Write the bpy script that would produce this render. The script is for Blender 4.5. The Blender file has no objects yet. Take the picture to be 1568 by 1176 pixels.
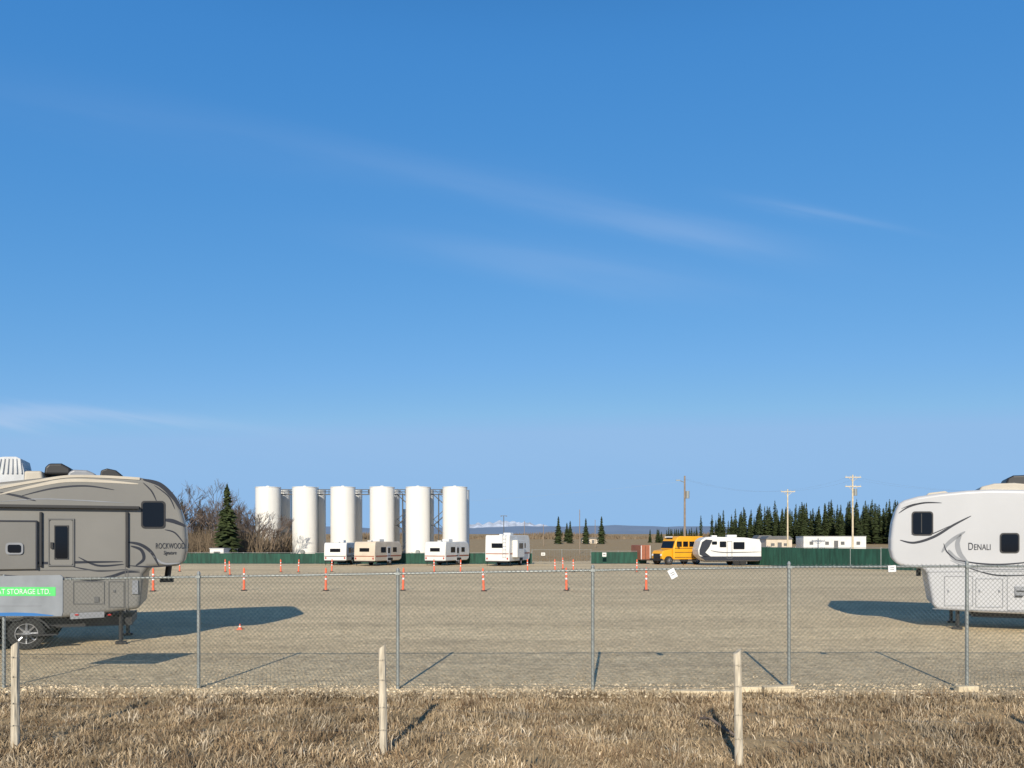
import bpy, math, random
import numpy as np
from mathutils import Vector, Matrix
random.seed(7); rng=np.random.default_rng(7)
S=bpy.context.scene
R=math.radians
EYE=2.33      # eye height (m)
F=1180.0      # focal length used when the photo was surveyed

# ---------------------------------------------------------------- materials
def pm(name,col,rough=.6,metal=0.,var=.12,scale=3.,bump=0.,spec=.5,stretch=None):
    m=bpy.data.materials.new(name); m.use_nodes=True
    nt=m.node_tree; b=nt.nodes['Principled BSDF']
    b.inputs['Roughness'].default_value=rough; b.inputs['Metallic'].default_value=metal
    b.inputs['Specular IOR Level'].default_value=spec
    tc=nt.nodes.new('ShaderNodeTexCoord'); n=nt.nodes.new('ShaderNodeTexNoise')
    n.inputs['Scale'].default_value=scale; n.inputs['Detail'].default_value=5
    src=tc.outputs['Object']
    if stretch:
        mp=nt.nodes.new('ShaderNodeMapping'); mp.inputs['Scale'].default_value=stretch
        nt.links.new(src,mp.inputs['Vector']); src=mp.outputs['Vector']
    nt.links.new(src,n.inputs['Vector'])
    cr=nt.nodes.new('ShaderNodeValToRGB')
    cr.color_ramp.elements[0].position=.3; cr.color_ramp.elements[1].position=.7
    cr.color_ramp.elements[0].color=tuple(c*(1-var) for c in col)+(1,)
    cr.color_ramp.elements[1].color=tuple(min(1,c*(1+var)) for c in col)+(1,)
    nt.links.new(n.outputs['Fac'],cr.inputs['Fac']); nt.links.new(cr.outputs['Color'],b.inputs['Base Color'])
    if bump:
        bp=nt.nodes.new('ShaderNodeBump'); bp.inputs['Strength'].default_value=bump; bp.inputs['Distance'].default_value=.02
        nt.links.new(n.outputs['Fac'],bp.inputs['Height']); nt.links.new(bp.outputs['Normal'],b.inputs['Normal'])
    return m
def attr_mat(name,rough=.9):
    m=bpy.data.materials.new(name); m.use_nodes=True; nt=m.node_tree; b=nt.nodes['Principled BSDF']
    b.inputs['Roughness'].default_value=rough; b.inputs['Specular IOR Level'].default_value=.15
    a=nt.nodes.new('ShaderNodeAttribute'); a.attribute_name='Col'
    nt.links.new(a.outputs['Color'],b.inputs['Base Color']); return m

M={}
M['galv']=pm('galvanised_steel',(.30,.32,.31),.5,.4,.15,8)
M['mesh']=pm('chain_link_wire',(.12,.13,.115),.75,0,.2,5,spec=.2)
M['wire']=pm('fence_wire',(.12,.11,.10),.7,0,.2,5)
M['wood']=pm('weathered_wood',(.54,.47,.36),.9,0,.35,6,.6,stretch=(6,6,.7))
M['lumber']=pm('pale_lumber',(.62,.52,.36),.9,0,.2,4,.3)
M['pole']=pm('pole_wood',(.26,.20,.15),.9,0,.2,2)
M['white']=pm('white_paint',(.70,.69,.66),.5,0,.08,1.3)
M['tank']=pm('tank_white',(.78,.76,.71),.5,0,.05,.6,stretch=(3,3,.3))
M['cream']=pm('cream_paint',(.60,.51,.40),.5,0,.1,1.3)
M['rvgrey']=pm('rv_taupe_gelcoat',(.205,.198,.182),.35,0,.07,.8)
M['rvdark']=pm('rv_slide_panel',(.175,.17,.158),.35,0,.07,.8)
M['rvwhite']=pm('rv_white_gelcoat',(.47,.475,.49),.35,0,.05,.7)
M['rvroof']=pm('rv_roof_cream',(.50,.45,.37),.6,0,.1,2)
M['seam']=pm('seam_grey',(.12,.12,.12),.6)
M['charcoal']=pm('charcoal_decal',(.018,.021,.032),.4)
M['silver']=pm('silver_decal',(.24,.25,.27),.4)
M['glass']=pm('dark_window_glass',(.006,.007,.010),.08,0,.1,1,spec=.35)
M['black']=pm('black_plastic',(.02,.02,.022),.5)
M['tire']=pm('tire_rubber',(.02,.02,.02),.85)
M['alu']=pm('wheel_alloy',(.45,.45,.46),.35,.7)
M['orange']=pm('safety_orange',(.85,.15,.065),.5,0,.1,2)
M['reflect']=pm('reflective_white',(.75,.75,.75),.4,0,.03)
M['yellow']=pm('bus_yellow',(.80,.38,.02),.4,0,.06,1)
M['green']=pm('green_privacy_mesh',(.012,.062,.042),.8,0,.4,1.5,stretch=(3,3,.4))
M['red']=pm('red_lens',(.45,.02,.015),.3)
M['rust']=pm('rust_brown_stripe',(.32,.11,.06),.6)
M['conifer']=pm('spruce_needles',(.046,.060,.024),.9,0,.55,.9,spec=.1)
M['bark']=pm('bare_branch_bark',(.19,.15,.125),.95,0,.35,.6,spec=.1)
M['brush']=pm('bare_brush',(.17,.13,.09),.95,0,.45,.3,spec=.1)
M['hill']=pm('haze_tinted_ridge',(.20,.27,.38),1,0,.1,.004,spec=0)  # blue of aerial haze painted into the ridge's base colour
M['signgrey']=pm('sign_grey',(.24,.26,.28),.5,0,.15,3)
M['signgreen']=pm('sign_green',(.10,.62,.16),.5,0,.06,3)
M['signblue']=pm('sign_blue',(.03,.16,.42),.5,0,.06,3)
M['fabric']=pm('vinyl_cover',(.55,.56,.57),.6,0,.1,4,.6)

# ---------------------------------------------------------------- mesh tools
class MB:
    def __init__(s): s.v=[]; s.f=[]; s.m=[]
    def add(s,vs,fs,mi=0):
        o=len(s.v); s.v+= [tuple(p) for p in vs]
        for f in fs: s.f.append(tuple(i+o for i in f)); s.m.append(mi)
    def box(s,c,d,mi=0,rz=0):
        cx,cy,cz=c; x,y,z=d[0]/2,d[1]/2,d[2]/2; cs,sn=math.cos(rz),math.sin(rz)
        vs=[]
        for dz in(-z,z):
            for dx,dy in((-x,-y),(x,-y),(x,y),(-x,y)):
                vs.append((cx+dx*cs-dy*sn,cy+dx*sn+dy*cs,cz+dz))
        s.add(vs,[(3,2,1,0),(4,5,6,7),(0,1,5,4),(1,2,6,5),(2,3,7,6),(3,0,4,7)],mi)
    def cyl(s,p0,p1,r0,r1=None,n=8,mi=0,cap=True):
        if r1 is None:r1=r0
        p0=Vector(p0);p1=Vector(p1);d=(p1-p0).normalized()
        a=d.orthogonal().normalized();b=d.cross(a)
        vs=[]
        for p,r in((p0,r0),(p1,r1)):
            for i in range(n):
                t=2*math.pi*i/n; vs.append(p+(a*math.cos(t)+b*math.sin(t))*r)
        fs=[(i,(i+1)%n,n+(i+1)%n,n+i) for i in range(n)]
        if cap: fs+=[tuple(range(n-1,-1,-1)),tuple(range(n,2*n))]
        s.add(vs,fs,mi)
    def prof(s,pts,y0,y1,mi=0,axis='x'):
        n=len(pts)
        A=[(p[0],y0,p[1]) for p in pts]+[(p[0],y1,p[1]) for p in pts]
        if axis=='y': A=[(a[1],a[0],a[2]) for a in A]
        s.add(A,[tuple(range(n)),tuple(range(2*n-1,n-1,-1))]+[(i,i+n,(i+1)%n+n,(i+1)%n) for i in range(n)],mi)
    def obj(s,name,mats,parent=None,smooth=False,bevel=0,seg=3,fix=True):
        me=bpy.data.meshes.new(name); me.from_pydata(s.v,[],s.f)
        for m in mats: me.materials.append(m)
        me.polygons.foreach_set('material_index',s.m)
        if fix:
            import bmesh
            bm=bmesh.new(); bm.from_mesh(me); bmesh.ops.recalc_face_normals(bm,faces=bm.faces); bm.to_mesh(me); bm.free()
        me.update()
        o=bpy.data.objects.new(name,me); S.collection.objects.link(o)
        if smooth:
            me.shade_smooth()
            me.set_sharp_from_angle(angle=R(35))
        if bevel:
            md=o.modifiers.new('bevel','BEVEL'); md.width=bevel; md.segments=seg; md.limit_method='ANGLE'; md.angle_limit=R(35)
        if parent: o.parent=parent
        return o
def empty(name,loc=(0,0,0),rz=0):
    e=bpy.data.objects.new(name,None); e.location=loc; e.rotation_euler=(0,0,rz); S.collection.objects.link(e); return e
def npmesh(name,verts,faces,mat,cols=None,k=3):
    me=bpy.data.meshes.new(name)
    me.vertices.add(len(verts)); me.vertices.foreach_set('co',np.asarray(verts,np.float32).ravel())
    nf=len(faces); me.loops.add(nf*k); me.loops.foreach_set('vertex_index',np.asarray(faces,np.int32).ravel())
    me.polygons.add(nf); me.polygons.foreach_set('loop_start',np.arange(0,nf*k,k,dtype=np.int32))
    me.update(calc_edges=True); me.validate()
    if cols is not None:
        a=me.color_attributes.new('Col','FLOAT_COLOR','POINT')
        c=np.ones((len(verts),4),np.float32); c[:,:3]=cols; a.data.foreach_set('color',c.ravel())
    me.materials.append(mat)
    o=bpy.data.objects.new(name,me); S.collection.objects.link(o); return o
def text(name,body,loc,size,mat,parent,sx=1,ext=.002,shear=0,rot=(math.pi/2,0,0),align='LEFT'):
    c=bpy.data.curves.new(name,'FONT'); c.body=body; c.size=size; c.extrude=ext; c.shear=shear; c.align_x=align
    c.materials.append(mat); o=bpy.data.objects.new(name,c); S.collection.objects.link(o)
    o.location=loc; o.rotation_euler=rot; o.scale=(sx,1,1); o.parent=parent; return o

# ---------------------------------------------------------------- camera, sun, sky
cam=bpy.data.cameras.new('camera'); co=bpy.data.objects.new('camera',cam); S.collection.objects.link(co)
co.location=(0,0,EYE); co.rotation_euler=(R(90),0,0)
cam.sensor_width=36; cam.lens=F/1568*36; cam.shift_y=(828-588)/1568; cam.clip_end=20000; cam.clip_start=.1
S.camera=co
SUN_EL=25; SUN_AZ=188
sl=bpy.data.lights.new('sun','SUN'); so=bpy.data.objects.new('sun',sl); S.collection.objects.link(so)
sl.energy=5.0; sl.angle=R(.5); sl.color=(1,.91,.76)
sd=Vector((math.sin(R(SUN_AZ))*math.cos(R(SUN_EL)),math.cos(R(SUN_AZ))*math.cos(R(SUN_EL)),math.sin(R(SUN_EL))))
so.rotation_euler=sd.to_track_quat('Z','Y').to_euler(); so.location=(0,-30,40)
w=bpy.data.worlds.new('World'); S.world=w; w.use_nodes=True; nt=w.node_tree; N=nt.nodes; L=nt.links
bg=N['Background']; bg.inputs['Strength'].default_value=.1
sky=N.new('ShaderNodeTexSky'); sky.sky_type='NISHITA'; sky.sun_disc=False
sky.sun_elevation=R(SUN_EL); sky.sun_rotation=R(SUN_AZ); sky.air_density=1.0; sky.dust_density=.4; sky.ozone_density=3.0; sky.altitude=700
def mth(op,a,b=None,c=None):
    n=N.new('ShaderNodeMath'); n.operation=op
    for i,x in enumerate((a,b,c)):
        if x is None: continue
        if isinstance(x,(int,float)): n.inputs[i].default_value=x
        else: L.new(x,n.inputs[i])
    return n.outputs[0]
sc=N.new('ShaderNodeSeparateColor'); L.new(sky.outputs[0],sc.inputs[0])
cc=N.new('ShaderNodeCombineColor')
tc=N.new('ShaderNodeTexCoord'); sp=N.new('ShaderNodeSeparateXYZ'); L.new(tc.outputs['Generated'],sp.inputs[0])
# sky dimmed towards the zenith, above the view, to deepen ground shadows
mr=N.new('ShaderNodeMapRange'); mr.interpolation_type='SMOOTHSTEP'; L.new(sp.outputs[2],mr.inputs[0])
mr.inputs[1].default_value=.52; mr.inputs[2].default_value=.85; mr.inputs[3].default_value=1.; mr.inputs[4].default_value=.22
zen_dim=mr.outputs[0]
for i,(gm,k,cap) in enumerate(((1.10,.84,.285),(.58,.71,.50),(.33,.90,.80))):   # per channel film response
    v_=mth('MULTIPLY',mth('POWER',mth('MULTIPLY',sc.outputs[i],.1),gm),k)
    L.new(mth('MULTIPLY',mth('MULTIPLY',mth('MINIMUM',v_,cap),10),zen_dim),cc.inputs[i])
yy=mth('MAXIMUM',sp.outputs[1],.05)
U=mth('DIVIDE',sp.outputs[0],yy); V=mth('DIVIDE',sp.outputs[2],yy)
cb=N.new('ShaderNodeCombineXYZ'); L.new(mth('MULTIPLY',mth('ADD',U,mth('MULTIPLY',V,2.0)),1.5),cb.inputs[0]); L.new(mth('MULTIPLY',mth('ADD',V,mth('MULTIPLY',U,.18)),9),cb.inputs[1])
nz=N.new('ShaderNodeTexNoise'); nz.inputs['Scale'].default_value=1.6; nz.inputs['Detail'].default_value=5; nz.inputs['Roughness'].default_value=.55; nz.inputs['Distortion'].default_value=.6
L.new(cb.outputs[0],nz.inputs['Vector'])
wob=mth('MULTIPLY',mth('SUBTRACT',nz.outputs['Fac'],.5),.07)
def streak(cx,cy,Ln,W,ang,st):
    u0=(cx-784)/F; v0=(828-cy)/F; c,s=math.cos(R(ang)),math.sin(R(ang))
    du=mth('SUBTRACT',U,u0); dv=mth('ADD',mth('SUBTRACT',V,v0),wob)
    a=mth('ADD',mth('MULTIPLY',du,c),mth('MULTIPLY',dv,s)); b=mth('SUBTRACT',mth('MULTIPLY',dv,c),mth('MULTIPLY',du,s))
    q=mth('ADD',mth('POWER',mth('MULTIPLY',a,F/Ln),2),mth('POWER',mth('MULTIPLY',b,F/W),2))
    return mth('MULTIPLY',mth('EXPONENT',mth('MULTIPLY',q,-1)),st)
tot=None
for a in [(760,290,380,30,-12,.09),(1050,350,150,18,-9,.12),(850,405,240,26,-8,.13),(1260,325,110,12,-11,.13),(90,637,230,12,-3,.40),(200,190,300,40,-14,.04),(700,680,900,50,-1,.05)]:
    x=streak(*a); tot=x if tot is None else mth('ADD',tot,x)
tot=mth('MULTIPLY',tot,mth('MULTIPLY',nz.outputs['Fac'],2.0))
tot=mth('MULTIPLY',tot,mth('GREATER_THAN',sp.outputs[1],.05))
mx=N.new('ShaderNodeMix'); mx.data_type='RGBA'; L.new(tot,mx.inputs[0]); L.new(cc.outputs[0],mx.inputs[6]); mx.inputs[7].default_value=(5.2,6.4,8.5,1)
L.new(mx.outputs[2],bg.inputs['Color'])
S.view_settings.view_transform='Standard'; S.view_settings.look='None'; S.view_settings.exposure=0

# ---------------------------------------------------------------- ground
def gmat(name,c1,c2,c3,fine,coarse,bump=.6,pebble=None,stretch=(.25,1,1)):
    m=bpy.data.materials.new(name); m.use_nodes=True; n=m.node_tree.nodes; l=m.node_tree.links; b=n['Principled BSDF']
    b.inputs['Roughness'].default_value=.95; b.inputs['Specular IOR Level'].default_value=.1
    t=n.new('ShaderNodeTexCoord')
    a=n.new('ShaderNodeTexNoise'); a.inputs['Scale'].default_value=fine; a.inputs['Detail'].default_value=6; a.inputs['Roughness'].default_value=.75
    l.new(t.outputs['Object'],a.inputs['Vector'])
    def noise(scale,st,rough=.65):
        mp=n.new('ShaderNodeMapping'); mp.inputs['Scale'].default_value=st; l.new(t.outputs['Object'],mp.inputs['Vector'])
        c=n.new('ShaderNodeTexNoise'); c.inputs['Scale'].default_value=scale; c.inputs['Detail'].default_value=6; c.inputs['Roughness'].default_value=rough; l.new(mp.outputs[0],c.inputs['Vector']); return c.outputs['Fac']
    def ramp(fac,p0,c0,p1,c1_):
        r=n.new('ShaderNodeValToRGB'); e=r.color_ramp.elements; e[0].position=p0; e[0].color=c0; e[1].position=p1; e[1].color=c1_; l.new(fac,r.inputs['Fac']); return r.outputs[0]
    def mul(x_,y_):
        y=n.new('ShaderNodeMix'); y.data_type='RGBA'; y.blend_type='MULTIPLY'; y.inputs[0].default_value=1; l.new(x_,y.inputs[6]); l.new(y_,y.inputs[7]); return y.outputs[2]
    base=ramp(a.outputs['Fac'],.34,c1+(1,),.66,c2+(1,))
    x=n.new('ShaderNodeMix'); x.data_type='RGBA'; l.new(ramp(noise(coarse,stretch),.44,(0,0,0,1),.58,(.75,.75,.75,1)),x.inputs[0]); l.new(base,x.inputs[6]); x.inputs[7].default_value=c3+(1,)
    out=x.outputs[2]; h=a.outputs['Fac']
    if pebble:
        v=n.new('ShaderNodeTexVoronoi'); v.inputs['Scale'].default_value=pebble; l.new(t.outputs['Object'],v.inputs['Vector'])
        hv=n.new('ShaderNodeSeparateColor'); l.new(v.outputs['Color'],hv.inputs[0])
        out=mul(out,ramp(hv.outputs[0],0,(.74,.74,.76,1),1,(1.28,1.27,1.24,1)))
        out=mul(out,ramp(noise(1.1,(.35,1,1),.8),.38,(.88,.88,.88,1),.62,(1.12,1.12,1.11,1)))
        out=mul(out,ramp(noise(2.6,(.8,1,1),.85),.40,(.90,.90,.90,1),.60,(1.11,1.11,1.11,1)))
    l.new(out,b.inputs['Base Color'])
    bp=n.new('ShaderNodeBump'); bp.inputs['Strength'].default_value=bump; bp.inputs['Distance'].default_value=.02
    l.new(h,bp.inputs['Height']); l.new(bp.outputs[0],b.inputs['Normal'])
    return m
M['field']=gmat('dry_field',(.24,.17,.095),(.50,.37,.21),(.36,.27,.155),1.2,.02,.3)
M['gravel']=gmat('gravel',(.52,.405,.25),(.80,.655,.43),(.53,.42,.27),7,.22,.2,pebble=15,stretch=(.14,1,1))
def gz(x,y):
    z=0.
    if y>150: z=.0125*(min(y,1100)-150)
    return z
ys=[-300,-60,-10,0,4,6,7,8,9,10,11,12,14,20,40,80,120,150,180,220,260,320,400,600,800,1100,2000,4000,9000]
xs=[-9000,-3000,-1000,-400,-150,-60,-30]+list(range(-20,21,1))+[30,60,150,400,1000,3000,9000]
g=MB(); vs=[]
for y in ys:
    for x in xs:
        z=gz(x,y)
        if 4<=y<=11 and abs(x)<=20: z+=random.uniform(-.03,.03)-.03
        elif y<150: z-=.004
        vs.append((x,y,z))
n=len(xs)
g.add(vs,[(j*n+i,j*n+i+1,(j+1)*n+i+1,(j+1)*n+i) for j in range(len(ys)-1) for i in range(n-1)])
gnd=g.obj('ground',[M['field']])
front=[]; 
for i in range(0,361):
    x=-90+i*.5; front.append((x,11.55+.12*math.sin(x*1.3)+random.uniform(-.1,.1)))
g=MB(); vs=[(x,y,.004) for x,y in front]+[(x,86+3*math.sin(x*.1),.004) for x,y in front]
n=len(front); g.add(vs,[(i,i+1,n+i+1,n+i) for i in range(n-1)])
g.obj('gravel_lot',[M['gravel']])

def stones(name,n,yr,xr,sz,mat,pw=1.5,bright=1.):
    y=yr[0]+(yr[1]-yr[0])*rng.random(n)**pw; x=(rng.random(n)*2-1)*(xr+(y-11)*.7)
    s=sz[0]+(sz[1]-sz[0])*rng.random(n)**3
    base=np.array([(1,0,0),(0,1,0),(-1,0,0),(0,-1,0),(0,0,.7),(0,0,-.4)])
    V=base[None]*(.6+.7*rng.random((n,6,1)))*s[:,None,None]
    a=rng.random(n)*6.28; ca,sa=np.cos(a),np.sin(a)
    X=V[...,0]*ca[:,None]-V[...,1]*sa[:,None]+x[:,None]; Y=V[...,0]*sa[:,None]+V[...,1]*ca[:,None]+y[:,None]; Z=V[...,2]+.006
    V=np.stack([X,Y,Z],-1).reshape(-1,3)
    f=np.array([(0,1,4),(1,2,4),(2,3,4),(3,0,4),(1,0,5),(2,1,5),(3,2,5),(0,3,5)])
    Fc=(f[None]+(np.arange(n)*6)[:,None,None]).reshape(-1,3)
    c=np.array([.44,.36,.25])*(.5+1.0*rng.random((n,1)))*bright
    return npmesh(name,V,Fc,mat,np.repeat(c,6,0))
M['stone']=attr_mat('loose_stone')
stones('gravel_stones',24000,(11.45,30),8.5,(.008,.028),M['stone'])
stones('fence_line_stones',7000,(11.4,12.5),9,(.012,.040),M['stone'],1.,1.4)

def grass(name,n,y0,y1,xr,hmin,hmax,seed,edge=False,dark=1.,clump=22,up=.25):
    r=np.random.default_rng(seed)
    ncl=int(n/clump); cx=(r.random(ncl)*2-1)*xr; cy=y0+(y1-y0)*r.random(ncl)
    if edge: cy=y1-np.abs(r.normal(0,.22,ncl))+.05*np.sin(cx*1.7)
    k=r.integers(0,ncl,n)
    x=cx[k]+r.normal(0,.09,n); y=cy[k]+r.normal(0,.09,n)
    ch=hmin+(hmax-hmin)*r.random(ncl)**2.2; h=ch[k]*(.5+.7*r.random(n))
    lean=up+r.random(n)*(1.5-up); cdir=r.random(ncl)*6.28
    la=np.where(r.random(n)<.6,cdir[k]+r.normal(0,.7,n),r.random(n)*6.28)
    dx,dy=np.cos(la)*np.sin(lean)*h,np.sin(la)*np.sin(lean)*h; hz=h*np.cos(lean)+.01
    wd=.003+.004*r.random(n); wa=r.random(n)*3.14; wx,wy=np.cos(wa)*wd,np.sin(wa)*wd*.5
    z=np.full(n,-.03)
    P=np.empty((n,5,3))
    P[:,0]=np.stack([x-wx,y-wy,z],-1);P[:,1]=np.stack([x+wx,y+wy,z],-1)
    P[:,2]=np.stack([x-wx+dx*.4,y-wy+dy*.4,z+hz*.65],-1);P[:,3]=np.stack([x+wx+dx*.4,y+wy+dy*.4,z+hz*.65],-1)
    P[:,4]=np.stack([x+dx,y+dy,z+hz],-1)
    f=np.array([(0,1,3),(0,3,2),(2,3,4)])
    Fc=(f[None]+(np.arange(n)*5)[:,None,None]).reshape(-1,3)
    pal=np.array([(.60,.47,.31),(.46,.34,.205),(.29,.195,.115),(.70,.59,.44),(.15,.10,.06)])
    pc=r.choice(5,ncl,p=[.31,.26,.20,.11,.12]); 
    patch=.82+.26*np.sin(cx*1.1+2*np.sin(cy*1.5))*np.sin(cy*2.2+cx*.6)+.20*np.sin(cx*3.7+cy*5.)*np.sin(cy*4.1-cx*1.3)
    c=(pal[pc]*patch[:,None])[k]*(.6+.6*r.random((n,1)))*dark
    c=c*.8+.2*pal[r.integers(0,5,n)]*dark
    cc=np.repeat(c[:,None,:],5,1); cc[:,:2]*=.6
    return npmesh(name,P.reshape(-1,3),Fc,M['grassm'],cc.reshape(-1,3))
M['grassm']=attr_mat('dry_grass_blades')
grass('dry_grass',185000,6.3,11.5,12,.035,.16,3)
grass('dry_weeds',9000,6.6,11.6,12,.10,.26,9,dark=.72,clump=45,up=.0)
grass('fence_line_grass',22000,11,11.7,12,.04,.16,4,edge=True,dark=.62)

# ---------------------------------------------------------------- chain link fence
fx=[-11.1,-8.05,-4.94,-1.79,1.26,4.30,7.03,10.1,13.1]
def fy(x): return 12.05-.02*x
def ft(x): return 1.865+.0175*x if x<5 else 1.955
E=empty('chain_link_fence')
b=MB()
for x in fx:
    b.cyl((x,fy(x),-.1),(x,fy(x),ft(x)+.03),.026,n=12); b.cyl((x,fy(x),ft(x)+.03),(x,fy(x),ft(x)+.07),.032,.012,n=12)
    b.box((x,fy(x)-.0,ft(x)-.02),(.07,.08,.04))
    for z in (.35,.8,1.3): b.cyl((x,fy(x),z),(x,fy(x),z+.012),.031,n=10)
b.obj('posts',[M['galv']],E,smooth=True)
b=MB()
for a,c in zip(fx[:-1],fx[1:]):
    b.cyl((a,fy(a)+.005,ft(a)-.02),(c,fy(c)+.005,ft(c)-.02),.017,n=10,cap=False)
    for k in range(10):
        t=(k+.5)/10; x=a+(c-a)*t; b.box((x,fy(x)-.02,ft(x)-.02),(.006,.012,.05))
b.obj('top_rail',[M['galv']],E,smooth=True)
b=MB()
for a,c in zip(fx[:-1],fx[1:]):
    b.cyl((a,fy(a)-.03,.07),(c,fy(c)-.03,.07),.004,n=4,cap=False)
b.obj('tension_wire',[M['mesh']],E)
b=MB(); sp_=.070; x=fx[0]-1.9
while x<fx[-1]:
    for sgn in (1,-1):
        xa,xb=(x,x+1.9) if sgn>0 else (x+1.9,x)
        z0,z1=.04,1.97
        def cl(t): return (xa+(xb-xa)*t, z0+(z1-z0)*t)
        t0,t1=0.,1.
        for lim,lo in ((fx[0],True),(fx[-1],False)):
            tt=(lim-xa)/(xb-xa)
            if lo==(xb>xa): t0=max(t0,tt)
            else: t1=min(t1,tt)
        xt,_=cl(1.); t1=min(t1,(ft(xt)+.02-z0)/(z1-z0))
        if t1-t0<.01: continue
        p,q=cl(t0),cl(t1)
        o=.0025*sgn-.026
        b.cyl((p[0],fy(p[0])+o,p[1]),(q[0],fy(q[0])+o,q[1]),.0021,n=4,cap=False)
    x+=sp_
b.obj('wire_mesh',[M['mesh']],E,fix=False)

E=empty('storage_company_sign',(-7.62,fy(-7.6)-.05,0))
b=MB(); b.prof([(-.75,1.14),(.52,1.14),(.54,1.20),(.54,1.76),(.50,1.79),(-.75,1.77)],-.008,.008)
b.obj('panel',[M['signgrey']],E)
b=MB(); b.prof([(-.74,1.46),(.43,1.46),(.43,1.60),(-.74,1.60)],-.012,-.0085); b.obj('green_band',[M['signgreen']],E)
b=MB(); b.prof([(-.74,1.145),(.38,1.145),(.40,1.155),(.1,1.19),(-.2,1.20),(-.74,1.19)],-.012,-.0085); b.obj('blue_band',[M['signblue']],E)
text('lettering','& BOAT STORAGE LTD.',(-.72,-.016,1.49),.118,M['reflect'],E,sx=.86)
b=MB(); b.prof([(-.74,1.30),(.2,1.30),(.2,1.31),(-.74,1.31)],-.012,-.0085); b.obj('rule_line',[M['silver']],E)
for (x,z,a) in ((2.49,1.82,.5),(5.86,1.90,.05)):
    E=empty('fence_notice',(x,fy(x)-.05,z))
    b=MB(); c,s=math.cos(a),math.sin(a); P=[(-.055,-.075),(.055,-.075),(.055,.075),(-.055,.075)]
    if a<.1: P=[(-.06,-.05),(.06,-.05),(.06,.05),(-.06,.05)]
    b.prof([(u*c-v*s,u*s+v*c) for u,v in P],-.004,.004); b.obj('plate',[M['reflect']],E)
    b=MB(); 
    for k in (-.02,.01): b.prof([(u*c-v*s,u*s+v*c) for u,v in((-.03,k),(.03,k),(.03,k+.008),(-.03,k+.008))],-.007,-.0045)
    b.obj('print',[M['seam']],E)

# ---------------------------------------------------------------- roadside wire fence on wooden posts
posts=[(-9.6,9.0,1.17),(-5.62,8.72,1.16),(-1.42,8.52,1.16),(2.40,8.15,1.16),(6.3,7.8,1.15)]
for i,(x,y,h) in enumerate(posts):
    b=MB(); seg=7; lean=random.uniform(-.02,.02)-.012; n=10
    rings=[]
    for k in range(seg+1):
        t=k/seg; z=-.25+t*(h+.25); r=.046-.006*t
        rings.append([(x+lean*z+(r+random.uniform(-.003,.003))*math.cos(6.283*j/n),y+(r+random.uniform(-.003,.003))*math.sin(6.283*j/n),z+(.03*math.cos(6.283*j/n) if k==seg else 0)) for j in range(n)])
    vs=[p for rg in rings for p in rg]
    b.add(vs,[(k*n+j,k*n+(j+1)%n,(k+1)*n+(j+1)%n,(k+1)*n+j) for k in range(seg) for j in range(n)]+[tuple(range(seg*n,seg*n+n))])
    for z in (.25,.5,.8,1.02): b.box((x+lean*z,y-.05,z),(.02,.012,.012))
    b.obj('wooden_fence_post',[M['wood']])
b=MB()
for z in (.25,.5,.8,1.02):
    for p,q in zip(posts[:-1],posts[1:]):
        prev=None
        for k in range(11):
            t=k/10; P=(p[0]+(q[0]-p[0])*t,p[1]+(q[1]-p[1])*t-.055,z-.05*4*t*(1-t)*.6+random.uniform(-.004,.004))
            if prev: b.cyl(prev,P,.0014,n=4,cap=False)
            prev=P
        for k in range(26):
            t=(k+.5)/26; c=(p[0]+(q[0]-p[0])*t,p[1]+(q[1]-p[1])*t-.055,z-.03*4*t*(1-t))
            b.cyl((c[0]-.008,c[1],c[2]-.016),(c[0]+.008,c[1],c[2]+.016),.0012,n=3)
b.obj('barbed_wire',[M['wire']])
for (xa,xb,y,z,h,a) in ((2.42,3.38,11.75,.03,.045,.02),(3.42,3.80,11.78,.06,.09,-.05),(3.84,4.32,11.8,.06,.10,.06),(6.85,7.18,11.9,.05,.09,.1)):
    b=MB(); b.box((0,0,0),(xb-xa,.12,h),0,0); o=b.obj('timber_offcut',[M['lumber']],bevel=.008); o.location=((xa+xb)/2,y,z); o.rotation_euler=(random.uniform(-.1,.1),random.uniform(-.03,.03),a)
b=MB(); pts=[(2.35,9.6,.12),(2.42,9.4,.16),(2.52,9.2,.10),(2.63,9.0,.04)]
for p,q in zip(pts[:-1],pts[1:]): b.cyl(p,q,.02,.014,n=6)
b.cyl(pts[1],(2.3,9.3,.22),.01,.004,n=5); b.obj('fallen_branch',[M['bark']])

# ---------------------------------------------------------------- fifth wheel trailers
class Side:
    """surveyed flat side of a trailer: photo measurement -> metres along / up the side"""
    def __init__(s,P0,yaw): s.P=P0; s.c=math.cos(yaw); s.n=math.sin(yaw); s.yaw=yaw
    def __call__(s,x,y):
        a=(x-784)/F; k=(a*s.P[1]-s.P[0])/(s.c-a*s.n); t=s.P[1]+k*s.n
        return (k,EYE+(828-y)/F*t)
def spline(pts,n=8):
    P=[pts[0]]+list(pts)+[pts[-1]]; out=[]
    for i in range(1,len(P)-2):
        for k in range(n):
            t=k/n; r=[]
            for d in (0,1):
                a,b_,c,e=P[i-1][d],P[i][d],P[i+1][d],P[i+2][d]
                r.append(.5*((2*b_)+(-a+c)*t+(2*a-5*b_+4*c-e)*t*t+(-a+3*b_-3*c+e)*t**3))
            out.append(tuple(r))
    out.append(tuple(pts[-1])); return out
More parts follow.
